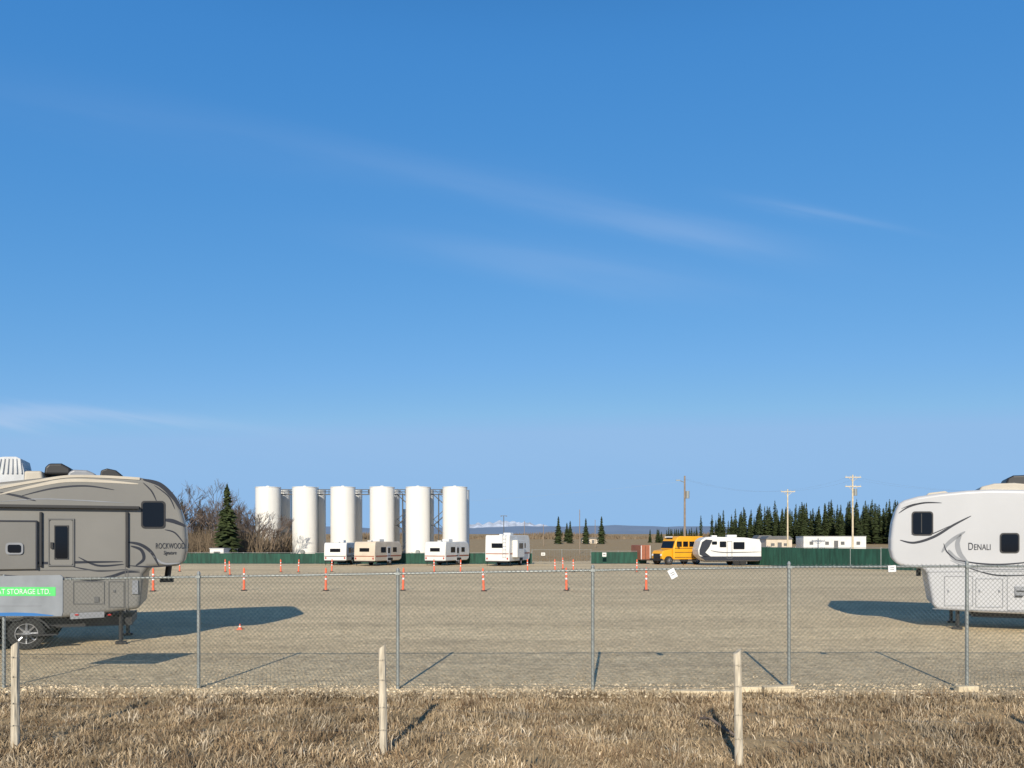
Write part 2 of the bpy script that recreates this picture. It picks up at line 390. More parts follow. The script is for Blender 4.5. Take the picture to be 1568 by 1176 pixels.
def swoosh(b,sd_,pts,wpx,mi=0,w=-.005,taper=True):
    C=spline(pts); n=len(C); up=[];dn=[]
    for i,(x,y) in enumerate(C):
        x0,y0=C[max(0,i-1)];x1,y1=C[min(n-1,i+1)]; l=math.hypot(x1-x0,y1-y0) or 1
        nx,ny=-(y1-y0)/l,(x1-x0)/l; t=i/(n-1)
        h=wpx/2*(math.sin(math.pi*min(1,max(.0,t*.96+.02)))**.6 if taper else 1)
        up.append(sd_(x+nx*h,y+ny*h)); dn.append(sd_(x-nx*h,y-ny*h))
    vs=[(p[0],w,p[1]) for p in up]+[(p[0],w,p[1]) for p in dn]
    b.add(vs,[(i,i+1,n+i+1,n+i) for i in range(n-1)],mi)
def rrect(b,sd_,x0,y0,x1,y1,r,w0,w1,mi=0):
    pts=[]
    for cx,cy,a0 in ((x1-r,y0+r,-90),(x1-r,y1-r,0),(x0+r,y1-r,90),(x0+r,y0+r,180)):
        for k in range(5):
            a=R(a0+k*22.5); pts.append(sd_(cx+r*math.cos(a),cy+r*math.sin(a)))
    b.prof(pts,w0,w1,mi)
def frame(b,sd_,x0,y0,x1,y1,t,w0,w1,mi=0):
    for q in ((x0,y0,x1,y0+t),(x0,y1-t,x1,y1),(x0,y0+t,x0+t,y1-t),(x1-t,y0+t,x1,y1-t)):
        P=[sd_(q[0],q[1]),sd_(q[2],q[1]),sd_(q[2],q[3]),sd_(q[0],q[3])]; b.prof(P,w0,w1,mi)
def wheel(parent,x,y,r=.35,wd=.22,name='wheel'):
    b=MB(); n=32
    prof=[(0,r*.62),(0,r*.93),(.02,r),(wd-.02,r),(wd,r*.93),(wd,r*.62)]
    vs=[];m=len(prof)
    for i in range(n):
        a=6.2832*i/n
        for (d,rr) in prof: vs.append((x+rr*math.cos(a),y+d,r+rr*math.sin(a)))
    b.add(vs,[(i*m+j,i*m+(j+1)%m,((i+1)%n)*m+(j+1)%m,((i+1)%n)*m+j) for i in range(n) for j in range(m)],0)
    b.cyl((x,y+.05,r),(x,y+.09,r),r*.63,n=24,mi=2)
    for i in range(8):
        a=6.2832*i/8; c,s=math.cos(a),math.sin(a)
        b.cyl((x+c*.05,y+.035,r+s*.05),(x+c*r*.6,y+.03,r+s*r*.6),.022,n=5,mi=1)
    b.cyl((x,y+.01,r),(x,y+.05,r),.07,n=14,mi=1)
    for i in range(n):
        a=6.2832*i/n;a2=6.2832*(i+1)/n
        b.cyl((x+r*.61*math.cos(a),y+.012,r+r*.61*math.sin(a)),(x+r*.61*math.cos(a2),y+.012,r+r*.61*math.sin(a2)),.014,n=4,mi=1,cap=False)
    b.obj(name,[M['tire'],M['alu'],M['black']],parent,smooth=True)

# --- left trailer (taupe)
yaw=R(22); P0=(-8.30,17.2); sL=Side(P0,yaw); E=empty('fifth_wheel_trailer',(P0[0],P0[1],0),yaw)
W=2.45
front=[(100,946),(214,932),(217,905),(219,880),(228,869),(250,867),(274,867),(282,860),(285.5,845),(286,825),(284,803),(278,782),(270,765),(261,751),(248,741),(232,735),(214,731),(160,728),(105,727)]
P=[sL(*p) for p in front]; zr=P[-1][1]; zb=P[0][1]
P+=[(-3.0,zr-.24),(-3.6,zr-.32),(-8.2,zr-.34),(-8.3,zr-.5),(-8.3,zb+.05),(-8.2,zb),(-6.5,zb)]
b=MB(); b.prof(P,0,W); b.obj('body_shell',[M['rvgrey']],E,smooth=False,bevel=.09,seg=4)
b=MB()
rp=[(214,733),(160,730),(105,729.5),(60,736),(30,741),(0,747)]
swoosh(b,sL,rp,4.0,0,-.012,False); swoosh(b,sL,[(0,757),(45,746),(100,736),(160,737),(212,741)],5,0,-.006)
b.obj('roof_trim',[M['rvroof']],E)
b=MB()
for pts,wd in (([(0,754),(30,760),(55,767)],3.5),([(30,760),(80,748),(130,744),(175,750)],2.6),([(219,734),(245,742),(266,762),(277,781)],7),([(250,796),(265,798),(285,806)],6),
   ([(219,739),(232,752),(240,768)],2.2),([(236,743),(258,760),(268,780)],2.0),([(195,830),(215,834),(232,846),(243,866)],5),([(208,866),(220,856),(216,842),(200,836)],5),([(0,858),(60,862),(120,861),(188,860)],4),
   ([(100,884),(140,888),(170,883),(192,876),(214,876)],4.5),([(112,868),(150,874),(196,872)],2.5),([(0,880),(50,884),(100,884)],2.5),([(196,866),(230,868),(262,866)],2.2),([(120,853),(150,866),(190,864)],3),
   ([(252,811),(268,816),(283,834)],2.2)):
    swoosh(b,sL,pts,wd)
b.obj('body_graphics',[M['charcoal']],E,fix=False)
b=MB()
for pts,wd in (([(230,845),(248,862),(276,862)],3),([(0,768),(60,764),(120,766),(190,770)],2)): swoosh(b,sL,pts,wd)
b.obj('silver_graphics',[M['silver']],E,fix=False)
b=MB(); 
P=[sL(-10,775),sL(214,775.5),sL(214,780),sL(-10,780)]; P[0]=(-6.5,P[1][1]); P[3]=(-6.5,P[2][1]); b.prof(P,-.13,-.004)
for x in (61,193): P=[sL(x,784),sL(x+4,784),sL(x+4,868),sL(x,868)]; b.prof(P,-.06,-.004)
b.obj('awning_and_arms',[M['black']],E,bevel=.01)
b=MB(); P=[sL(58,797),sL(58,868)]; x1=P[0][0]; b.prof([(-5.6,P[0][1]),(x1,P[0][1]),(x1,P[1][1]-.05),(-5.6,P[1][1]-.05)],-.07,.01); b.obj('slide_out_room',[M['rvdark']],E,bevel=.02)
b=MB(); P=[sL(58,797),sL(58,868)]
b.prof([(x1-.03,P[0][1]),(x1,P[0][1]),(x1,P[1][1]-.05),(x1-.03,P[1][1]-.05)],-.078,-.071)
b.prof([(-5.6,P[0][1]-.03),(x1,P[0][1]-.03),(x1,P[0][1]),(-5.6,P[0][1])],-.088,-.079); b.obj('slide_out_seal',[M['charcoal']],E)
b=MB(); rrect(b,sL,10,831,37,849,5,-.10,-.072,0); rrect(b,sL,13.5,834,33.5,846,3,-.115,-.101,1); b.obj('oval_side_window',[M['silver'],M['glass']],E)
b=MB(); rrect(b,sL,216,767,253,809,5,-.02,-.004,1); rrect(b,sL,218.5,769.5,250.5,806.5,4,-.028,-.0205,0); b.obj('bedroom_window',[M['glass'],M['black']],E)
b=MB(); frame(b,sL,74,794,114,867,2,-.03,-.004,0); rrect(b,sL,76.5,796.5,111.5,865,3,-.022,-.005,1); rrect(b,sL,85,806,104,855,3,-.04,-.0225,2); frame(b,sL,83.5,804.5,105.5,856.5,1.5,-.036,-.0225,3)
P=sL(80,835); b.box((P[0],-.05,P[1]),(.05,.05,.13),3); b.obj('entry_door',[M['seam'],M['rvgrey'],M['glass'],M['black']],E)
b=MB()
frame(b,sL,166,890,190,930,1,-.016,-.004); frame(b,sL,112,890,160,925,1,-.016,-.004)
for pts in (([(196,874),(196,936)]),([(192,782),(192,938)]),([(0,873),(214,873)]),):
    swoosh(b,sL,pts,1,0,-.009,False)
P=sL(175,905); b.box((P[0],-.012,P[1]),(.05,.02,.05)); P=sL(148,918); b.box((P[0],-.012,P[1]),(.09,.02,.12))
b.obj('compartment_doors',[M['seam']],E)
b=MB(); P=[sL(108,939),sL(160,936),sL(160,945),sL(108,948)]; b.prof(P,-.05,-.004,1)
for x in (118,168):
    P=sL(x,941); b.box((P[0],-.06,P[1]),(.07,.02,.03),0)
b.obj('lower_marker_lights',[M['red'],M['silver']],E)
b=MB(); P=sL(207,899); b.box((P[0]-.0,-.02,P[1]),(.12,.03,.3)); b.obj('service_panel',[M['silver']],E)
def roofbox(name,pts,y0,y1,mat,bev=.05):
    b=MB(); b.prof([sL(*p) for p in pts],y0,y1); return b.obj(name,[mat],E,bevel=bev)
roofbox('air_conditioner',[(60,724),(62,712),(68,706),(88,706),(103,714),(103,724)],.5,1.5,M['black'])
roofbox('roof_vent',[(148,729),(150,717),(160,714),(174,717),(183,724),(183,729)],.5,1.2,M['black'])
roofbox('roof_pod',[(98,729),(102,720),(110,717),(130,718),(142,723),(146,729)],.3,1.6,M['silver'])
roofbox('roof_ledge',[(30,740),(32,719),(60,719),(62,734)],.3,1.6,M['rvroof'])
b=MB(); P=[sL(*p) for p in [(-12,742),(-12,699),(0,697),(20,697),(28,701),(33,722),(32,740)]]; b.prof(P,.3,1.2)
for k in range(6):
    q0=sL(-4+k*6,700); q1=sL(-9+k*7.5,724); b.cyl((q0[0],.29,q0[1]),(q1[0],.28,q1[1]),.02,n=5)
b.obj('covered_roof_unit',[M['fabric']],E,bevel=.04)
text('side_lettering','ROCKWOOD',(sL(238,840)[0],-.01,sL(238,840)[1]),.18,M['charcoal'],E,sx=.54)
text('script_lettering','Signature',(sL(250,849)[0],-.01,sL(250,849)[1]),.12,M['charcoal'],E,sx=.6,shear=.3)
b=MB(); b.box((-4.2,1.2,.52),(8.0,1.6,.2)); b.cyl((-2.1,.2,.36),(-2.1,2.2,.36),.05); b.cyl((-3.0,.2,.36),(-3.0,2.2,.36),.05)
P=sL(183,940)
for yv in (.35,2.1): b.cyl((P[0],yv,.05),(P[0],yv,1.0),.045,n=8); b.box((P[0],yv,.04),(.22,.22,.05))
b.box((sL(60,948)[0],.12,.50),(.7,.04,.03)); b.box((sL(60,948)[0],.0,.32),(.7,.2,.03))
b.cyl((.55,1.2,1.75),(.5,1.2,1.35),.07,n=10); b.box((.5,1.2,1.4),(.3,.3,.12))
b.obj('chassis_and_landing_gear',[M['black']],E)
b=MB(); swoosh(b,sL,[(-30,955),(-6,945),(22,950),(44,944),(66,952),(76,962)],3,0,-.02,False); b.obj('fender_trim',[M['black']],E,fix=False)
for sx in (sL(40,980)[0],sL(40,980)[0]-.85):
    wheel(E,sx,.02); wheel(E,sx,2.2)

# --- right trailer (white)
yaw=R(-25); P0=(11.06,20.2); sR=Side(P0,yaw); E=empty('fifth_wheel_trailer',(P0[0],P0[1],0),yaw)
pf=[(1568,750),(1520,749),(1480,751),(1440,755),(1405,760),(1384,766),(1376,771),(1371,782),(1366,800),(1363,825),(1363,842),(1366,855),(1373,864),(1386,868),(1414,871),(1419,878),(1423,900),(1428,926),(1434,933),(1500,938)]
P=[sR(*p) for p in pf]; zr=P[0][1]; zb=P[-1][1]
P+=[(7.9,zb-.03),(8.0,zb+.1),(8.0,zr-.25),(7.9,zr-.1),(4.0,zr)]
b=MB(); b.prof(P,0,W); b.obj('body_shell',[M['rvwhite']],E,bevel=.09,seg=4)
b=MB()
for pts,wd in (([(1376,786),(1392,776),(1415,770),(1442,770)],2.6),([(1380,779),(1400,772),(1430,769)],1.4),([(1378,827),(1400,831),(1430,822),(1460,804),(1487,790)],4.0),([(1395,818),(1422,819),(1455,805)],1.6),
   ([(1462,857),(1500,863),(1540,864),(1600,858)],2.6),([(1478,868),(1520,880),(1560,881),(1620,879)],2.4),([(1445,832),(1450,845),(1465,858)],2)):
    swoosh(b,sR,pts,wd)
b.obj('body_graphics',[M['charcoal']],E,fix=False)
b=MB()
for pts,wd in (([(1442,846),(1450,834),(1462,824),(1478,814)],6),([(1452,842),(1462,855),(1482,863)],8),([(1472,818),(1466,832),(1470,848),(1481,860)],8),([(1455,858),(1490,870),(1560,872),(1640,868)],2.6)):
    swoosh(b,sR,pts,wd,0,-.003)
b.obj('mountain_emblem',[M['silver']],E,fix=False)
text('side_lettering','D',(sR(1482,842)[0],-.01,sR(1482,842)[1]),.27,M['charcoal'],E,sx=.62)
text('side_lettering_small','ENALI',(sR(1491,842)[0],-.01,sR(1491,842)[1]),.215,M['charcoal'],E,sx=.66)
b=MB(); rrect(b,sR,1396,783,1429,820,5,-.02,-.004,1); rrect(b,sR,1398,785,1427,818,4,-.028,-.0205,0); rrect(b,sR,1531,816,1561,847,5,-.02,-.004,1); rrect(b,sR,1533,818,1559,845,4,-.028,-.0205,0)
P=sR(1411,801); b.box((P[0],-.032,P[1]),(.02,.006,.5),1); b.obj('side_windows',[M['glass'],M['black']],E)
b=MB()
for q in ((1446,882,1490,928),(1494,886,1536,930),(1542,880,1610,935)): frame(b,sR,*q,.8,-.012,-.004)
swoosh(b,sR,[(1418,876),(1700,874)],.9,0,-.009,False); swoosh(b,sR,[(1428,932),(1600,938)],1.2,0,-.009,False)
for x in (1452,1484,1500,1530): P=sR(x,905); b.box((P[0],-.016,P[1]),(.03,.02,.06))
b.obj('compartment_doors',[M['silver']],E)
b=MB(); P=sR(1562,905); b.box((P[0],-.02,P[1]),(.22,.03,.22)); b.box((P[0],-.04,P[1]),(.16,.02,.03),1); P=sR(1560,913); b.box((P[0],-.04,P[1]),(.16,.02,.03),1); b.obj('furnace_vent',[M['silver'],M['black']],E)
b=MB(); b.prof([sR(1500,752),sR(1505,744),sR(1525,739),sR(1556,738),sR(1590,741),sR(1600,752)],.3,1.8); b.obj('roof_pod',[M['rvroof']],E,bevel=.04)
b=MB(); b.prof([sR(1545,741),sR(1548,730),sR(1558,725),sR(1590,724),sR(1602,730),sR(1604,741)],.6,1.6); b.obj('air_conditioner',[M['black']],E,bevel=.05)
b=MB(); b.prof([sR(1420,757),sR(1424,753),sR(1450,750),sR(1460,755)],.5,1.3); b.obj('roof_vent',[M['rvroof']],E,bevel=.02)
b=MB(); b.box((4.4,1.2,.42),(7.0,1.6,.16)); P=sR(1468,940)
for yv in (.3,2.1): b.cyl((P[0],yv,.04),(P[0],yv,.8),.045,n=8); b.box((P[0],yv,.04),(.22,.22,.05))
b.cyl((-.3,1.2,1.8),(-.3,1.2,1.35),.06); b.cyl((5,.2,.36),(5,2.2,.36),.05)
b.obj('chassis_and_landing_gear',[M['black']],E)
for sx in (4.6,5.45): wheel(E,sx,.02); wheel(E,sx,2.2)

# ---------------------------------------------------------------- delineator posts
def delineator_mesh():
    b=MB(); b.cyl((0,0,0),(0,0,.05),.15,.13,n=12,mi=2); b.cyl((0,0,.05),(0,0,.10),.075,.055,n=14,mi=0)
    zs=[(.10,.055,.52,.052,0),(.52,.052,.60,.051,1),(.60,.051,.74,.050,0),(.74,.050,.81,.049,1),(.81,.049,1.0,.046,0)]
    for z0,r0,z1,r1,mi in zs: b.cyl((0,0,z0),(0,0,z1),r0,r1,n=14,mi=mi,cap=False)
    b.cyl((0,0,1.0),(0,0,1.02),.05,n=12,mi=0); b.cyl((0,0,1.02),(0,0,1.07),.02,.03,n=10,mi=0)
    return b
dm=None
def put_delin(x,y,s=1.):
    global dm
    if dm is None:
        o=delineator_mesh().obj('delineator_post',[M['orange'],M['reflect'],M['tire']],smooth=True); dm=o.data
    else:
        o=bpy.data.objects.new('delineator_post',dm); S.collection.objects.link(o)
    o.location=(x,y,.004); o.scale=(s,s,s); o.rotation_euler=(random.uniform(-.03,.03),random.uniform(-.04,.04),random.uniform(0,3))
for px in (240,372,498,616,741,868,991): put_delin((px-784)/F*35.7,35.7+random.uniform(-.4,.4))
for px,d in ((275,58),(345,57),(352,52),(430,57),(457,57),(508,58),(665,57),(705,56),(808,58),(850,57),(862,63),(878,57),(975,57)):
    put_delin((px-784)/F*d,d,.9)
def cone(x,y,h=.2):
    b=MB(); b.box((0,0,.01),(.13,.13,.02)); b.cyl((0,0,.02),(0,0,h*.45),.045,.033,n=14,cap=False); b.cyl((0,0,h*.45),(0,0,h*.65),.033,.024,n=14,mi=1,cap=False); b.cyl((0,0,h*.65),(0,0,h),.024,.012,n=14)
    o=b.obj('traffic_cone',[M['orange'],M['reflect']],smooth=True); o.location=(x,y,.005)
cone(-7.13,20.2,.15)

# ---------------------------------------------------------------- parked travel trailers
def travel_trailer(x,y,w,h,l,yaw,mat,stripe,slide=False):
    E=empty('travel_trailer',(x,y,0),yaw); g0=.45
    P=[(0,g0),(-.02,h*.5),(.05,h-.18),(.18,h),(l-.5,h),(l-.15,h-.25),(l+.05,h*.55),(l-.1,g0+.15),(l-.5,g0)]
    b=MB(); b.prof(P,-w/2,w/2,axis='y'); b.obj('body_shell',[mat],E,bevel=.07)
    b=MB(); b.box((0,-.012,h*.66),(w*.46,.03,h*.15)); b.box((w/2+.005,l*.3,h*.66),(.03,.9,.5)); b.box((w/2+.005,l*.72,h*.66),(.03,.7,.45)); b.box((w/2+.018,l*.5,h*.63),(.02,.35,.5)); b.obj('windows',[M['glass']],E)
    b=MB(); b.box((w/2+.004,l*.5,h*.48),(.02,.66,h*.62)); b.obj('door',[M['rvwhite']],E,bevel=.01)
    b=MB(); b.box((0,-.018,h*.40),(w*.94,.015,.08)); b.box((w/2+.010,l*.5,h*.40),(.008,l*.93,.12)); b.box((-w/2-.01,l*.5,h*.40),(.008,l*.93,.12)); b.obj('stripe',[stripe],E)
    b=MB()
    for s in(-1,1): b.box((s*w*.42,-.03,g0+.25),(.12,.03,.16))
    b.obj('tail_lights',[M['red']],E)
    b=MB(); b.box((0,-.08,g0-.04),(w*.9,.1,.1)); b.box((0,l/2,g0-.06),(w*.5,l*.9,.1)); b.box((0,l+.7,g0-.05),(.1,1.6,.1)); b.cyl((0,l+1.4,0),(0,l+1.4,.7),.03)
    for s in(-1,1):
        b.cyl((s*(w/2-.02),l*.55,.34),(s*(w/2-.22),l*.55,.34),.34,n=18); b.cyl((s*(w/2-.05),.4,0),(s*(w/2-.05),.4,g0),.03)
        b.box((s*(w/2),l*.55,.60),(.03,.95,.24))
    b.obj('running_gear',[M['tire']],E)
    b=MB()
    for s in (-1,1): b.cyl((s*(w/2+.005),l*.55,.34),(s*(w/2-.03),l*.55,.34),.17,n=14)
    b.obj('wheel_hubs',[M['alu']],E)
    b=MB(); b.box((0,l*.5,h+.12),(.7,.9,.24)); b.box((0,l*.2,h+.05),(.4,.4,.1)); b.obj('air_conditioner',[M['white']],E,bevel=.04)
    if slide:
        b=MB(); b.box((w/2+.25,l*.30,h*.56),(.5,2.2,h*.55)); b.obj('slide_out_room',[mat],E,bevel=.03)
        b=MB(); b.box((w/2+.51,l*.30,h*.65),(.02,1.2,.5)); b.obj('slide_window',[M['glass']],E)
    b=MB()
    for s in (.55,.85): b.cyl((s,-.08,g0+.3),(s,-.08,h+.1),.015,n=5)
    for k in range(6): b.cyl((.55,-.08,g0+.4+k*.33),(.85,-.08,g0+.4+k*.33),.012,n=5)
    if slide: b.obj('ladder',[M['alu']],E)
travel_trailer(-16.75,73,2.15,2.15,4.2,R(-3),M['white'],M['seam'])
travel_trailer(-13.6,71,2.2,2.25,5.2,R(-20),M['cream'],M['rust'])
travel_trailer(-7.2,72,2.2,2.25,5.2,R(-22),M['white'],M['rust'])
travel_trailer(-1.35,70.5,2.35,2.85,6.5,R(-18),M['white'],M['rust'],True)

P0=(17.6,72.); yaw=R(0); sT=Side(P0,yaw); E=empty('travel_trailer',(P0[0],P0[1],0),yaw)
pf=[(1070,850),(1069,842),(1073,828),(1080,823),(1092,822),(1140,823),(1163,826),(1166,832),(1166,856),(1163,859),(1080,859)]
b=MB(); b.prof([sT(*p) for p in pf],0,2.4); b.obj('body_shell',[M['white']],E,bevel=.06)
b=MB()
b.prof([sT(*p) for p in [(1071,849),(1071,842),(1075,830),(1081,826),(1091,827),(1086,838),(1080,846),(1088,852),(1078,853)]],-.02,-.004)
b.prof([sT(*p) for p in [(1071,852),(1166,852),(1166,856.5),(1164,858.5),(1080,858.5)]],-.02,-.004)
b.obj('black_graphics',[M['charcoal']],E)
b=MB()
for q in ((1102,829,1112,838),(1123,830,1140,841),(1090,829,1098,834)): rrect(b,sT,*q,1.2,-.03,-.004)
b.obj('windows',[M['glass']],E)
b=MB(); frame(b,sT,1113,829,1121,855,.6,-.03,-.004); swoosh(b,sT,[(1088,843),(1110,846),(1166,845)],1.5,0,-.015); b.obj('door_frame',[M['seam']],E)
b=MB(); b.box((sT(1125,0)[0],1.2,2.78),(.9,.7,.22)); b.box((sT(1098,0)[0],1.2,2.76),(.5,.5,.16)); b.obj('air_conditioner',[M['white']],E,bevel=.04)
b=MB()
for x in (1128,1138): 
    for yv in (.03,2.15): b.cyl((sT(x,0)[0],yv,.33),(sT(x,0)[0],yv+.2,.33),.33,n=18)
b.box((3,1.2,.42),(5,1.4,.12)); b.box((-.9,1.2,.42),(1.5,.1,.1)); b.cyl((-1.3,1.2,0),(-1.3,1.2,.5),.03); b.obj('running_gear',[M['tire']],E)

# school bus
E=empty('school_bus',(16.1,76,0),R(25))
b=MB(); b.prof([(-1.0,.5),(-1.0,1.55),(-.72,2.35),(-.5,2.68),(-.2,2.78),(2.5,2.78),(2.72,2.62),(2.78,2.2),(2.78,.5)],-1.1,1.1); b.obj('body_shell',[M['yellow']],E,bevel=.1)
b=MB(); b.prof([(-2.15,.5),(-2.2,1.15),(-2.0,1.38),(-.99,1.52),(-.99,.5)],-.85,.85); b.obj('hood',[M['yellow']],E,bevel=.08)
b=MB(); 
for k in range(4): b.box((-.35+k*.75,-1.105,2.0),(.58,.03,.52)); b.box((-.35+k*.75,1.105,2.0),(.58,.03,.52))
b.add([(-1.02,-.95,1.62),(-1.02,.95,1.62),(-.79,.95,2.3),(-.79,-.95,2.3)],[(0,1,2,3)])
b.box((2.79,0,1.95),(.02,1.2,.6)); b.obj('windows',[M['glass']],E)
b=MB()
for z in (.72,1.2,1.6): b.box((.9,-1.108,z),(3.6,.02,.05))
b.box((-2.2,0,.85),(.04,1.1,.45)); b.box((-2.28,0,.5),(.12,2.0,.2)); b.box((2.85,0,.5),(.1,2.1,.2)); b.box((-.62,-1.4,1.9),(.1,.2,.35)); b.box((-.7,0,2.62),(.03,1.0,.16)); b.obj('rub_rails_grille_bumpers',[M['black']],E)
b=MB()
for s in(-1,1): b.cyl((-2.16,s*.68,.95),(-2.24,s*.68,.95),.11,n=12)
b.box((-.8,0,2.7),(.04,1.2,.12)); b.obj('headlights',[M['reflect']],E)
for x in(-1.5,1.8): wheel(E,x,-1.08,r=.42,wd=.26); wheel(E,x,.82,r=.42,wd=.26)
E=empty('cargo_trailer',(13.35,77,0),R(10)); b=MB(); b.box((0,1.5,1.15),(1.0,3.,1.5)); b.obj('box_body',[M['rust']],E,bevel=.05)
b=MB(); 
for s in(-1,1): b.cyl((s*.55,1.5,.3),(s*.38,1.5,.3),.3,n=16)
b.box((0,-.03,.42),(1.0,.06,.1)); b.box((0,-.012,1.15),(.03,.02,1.3)); b.obj('wheels_and_bumper',[M['tire']],E)
b=MB()
for s in(-1,1): b.box((s*.46,-.02,1.15),(.06,.03,1.4))
b.obj('corner_posts',[M['reflect']],E)

# ---------------------------------------------------------------- perimeter fences at the back of the lot
def screen(name,pts,h,mat,step=2.4,panel=True):
    E=empty(name); b=MB(); q=MB()
    for (a,c) in zip(pts[:-1],pts[1:]):
        Ln=math.hypot(c[0]-a[0],c[1]-a[1]); n=max(1,int(Ln/step)); 
        for k in range(n):
            x0,y0=a[0]+(c[0]-a[0])*k/n,a[1]+(c[1]-a[1])*k/n; x1,y1=a[0]+(c[0]-a[0])*(k+1)/n,a[1]+(c[1]-a[1])*(k+1)/n
            b.cyl((x0,y0,0),(x0,y0,h+.08),.035,n=6); b.cyl((x0,y0,h+.02),(x1,y1,h+.02),.02,n=5)
            dh=random.uniform(-.05,.02)
            if panel:
                m=4
                for j in range(m):
                    t0,t1=j/m,(j+1)/m; o0=.03*math.sin(j*1.9+k); o1=.03*math.sin((j+1)*1.9+k) if j<m-1 else .03*math.sin(k+1)
                    q.add([(x0+(x1-x0)*t0,y0+(y1-y0)*t0-.06-o0,.05),(x0+(x1-x0)*t1,y0+(y1-y0)*t1-.06-o1,.05),(x0+(x1-x0)*t1,y0+(y1-y0)*t1-.06-o1,h-.02+dh),(x0+(x1-x0)*t0,y0+(y1-y0)*t0-.06-o0,h-.02+dh)],[(0,1,2,3)])
    b.obj('posts_and_rail',[M['galv']],E)
    if panel: q.obj('screen_fabric',[mat],E,fix=False)
    return E
screen('green_privacy_fence',[(-70,82),(-32,78),(-10,77),(2,77)],1.1,M['green'])
screen('green_privacy_fence',[(8,78),(13.5,78),],1.25,M['green'])
screen('green_privacy_fence',[(22.6,74),(31.3,60),(36,52.5),(44,45)],1.72,M['green'])
E=screen('perimeter_chain_fence',[(2,77),(8,77.5)],1.4,M['green'],panel=False)
b=MB()
for x in np.arange(2,8,.25): b.cyl((x,77.2,0.05),(x,77.2,1.4),.008,n=3)
for z in (.3,.6,.9,1.2): b.cyl((2,77.1,z),(8,77.5,z),.008,n=3)
b.obj('mesh_infill',[M['galv']],E)
for (x,y,z,wd,h,mt) in ((3.1,76.8,1.0,.4,.3,'white'),(9.2,76.8,.95,.4,.4,'white')):
    E=empty('fence_notice',(x,y,0)); b=MB(); b.box((0,0,z),(wd,.02,h)); b.obj('plate',[M[mt]],E); b=MB(); b.box((0,-.02,z),(wd*.6,.01,h*.2)); b.obj('print',[M['seam']],E)

# ---------------------------------------------------------------- storage tanks
TX=[-36.4,-30.9,-25.2,-19.35,-14.0,-8.5]
b=MB(); n=40; r=1.82; H=10.25
ring=[(r,0),(r,.08),(r,H-.03),(r+.05,H-.02),(r+.05,H+.05),(r,H+.06),(.25,H+.16),(.25,H+.26),(0,H+.26)]
vs=[(q[0]*math.cos(6.2832*i/n),q[0]*math.sin(6.2832*i/n),q[1]) for i in range(n) for q in ring]; m=len(ring)
b.add(vs,[(i*m+j,((i+1)%n)*m+j,((i+1)%n)*m+j+1,i*m+j+1) for i in range(n) for j in range(m-1)])
for z in (2.1,4.15,6.2,8.2):
    for i in range(n):
        a=6.2832*i/n;a2=6.2832*(i+1)/n; b.cyl((r*math.cos(a),r*math.sin(a),z),(r*math.cos(a2),r*math.sin(a2),z),.012,n=4,cap=False)
b.cyl((.7,-r+.12,.7),(.7,-r-.18,.7),.3,n=16,mi=1); b.cyl((-.6,-r+.1,.5),(-.6,-r-.3,.5),.08,n=10,mi=1)
b.cyl((1.5,1.25,.2),(1.5,1.25,H+.2),.06,n=8,mi=1)
t0=b.obj('storage_tank',[M['tank'],M['galv']],smooth=True); t0.location=(TX[0],115,0)
for k,x in enumerate(TX):
    for yv in (115-.06*k,120.2):
        if k==0 and yv==115: continue
        o=bpy.data.objects.new('storage_tank',t0.data); S.collection.objects.link(o); o.location=(x,yv,.0 if yv<118 else -.1); o.rotation_euler[2]=random.uniform(-.3,.3)
E=empty('tank_catwalk'); b=MB(); yv=117.7
b.box((-22,yv,9.4),(29,.8,.12))
for z in (9.8,10.15):
    for dy in(-.4,.4): b.cyl((-36.4,yv+dy,z),(-8.5,yv+dy,z),.03,n=5)
for k in range(24):
    x=-36.4+k*1.21
    for dy in(-.4,.4): b.cyl((x,yv+dy,9.4),(x,yv+dy,10.15),.03,n=5)
for x in (-16.7,-11.2):
    for dy in (-.3,.3): b.cyl((x,yv+dy,0),(x,yv+dy,9.4),.06,n=6)
for x in (-33.6,-28,-22.3,-16.7,-11.2): b.box((x+.6,yv,9.85),(.5,.4,.6))
b.obj('deck_and_railing',[M['seam']],E)
for x0 in (-17.4,-11.9):
    E=empty('steel_staircase'); b=MB(); x1=x0+2.6
    for k in range(4):
        z1=9.3-k*2.32; z0=z1-2.32; a,c=(x0,x1) if k%2==0 else (x1,x0); yk=116.9 if k%2 else 117.2
        for dy in (-.3,.3):
            b.cyl((a,yk+dy,z1),(c,yk+dy,z0),.06,n=5); b.cyl((a,yk+dy,z1+.9),(c,yk+dy,z0+.9),.03,n=5)
        for j in range(10):
            t=j/10; b.box((a+(c-a)*t,yk,z1+(z0-z1)*t),(.26,.6,.03))
        b.box((c,117.05,z0),(.7,1.2,.06))
    b.obj('flights',[M['seam']],E)
def building(name,x,y,w,d,h,mat,roof=0,nwin=2):
    E=empty(name,(x,y,gz(x,y))); b=MB()
    b.prof([(-w/2,0),(w/2,0),(w/2,h),(-w/2,h)],-d/2,d/2); b.obj('walls',[mat],E)
    b=MB()
    if roof: b.prof([(-w/2-.2,h+.003),(w/2+.2,h+.003),(w/2-.5,h+roof),(-w/2+.5,h+roof)],-d/2-.2,d/2+.2)
    else: b.box((0,0,h+.06),(w+.1,d+.1,.11))
    b.obj('roof',[M['seam'] if roof else M['rvwhite']],E)
    b=MB()
    for k in range(nwin): b.box((-w/2+(k+.5)*w/nwin,-d/2-.02,h*.6),(min(.7,w/nwin*.3),.03,h*.2))
    b.box((w*.02,-d/2-.02,h*.4),(.8,.03,h*.72)); b.obj('windows_and_door',[M['seam']],E)
building('white_tank_shed',-16.8,128,2.2,3,7.4,M['tank'],0,1)
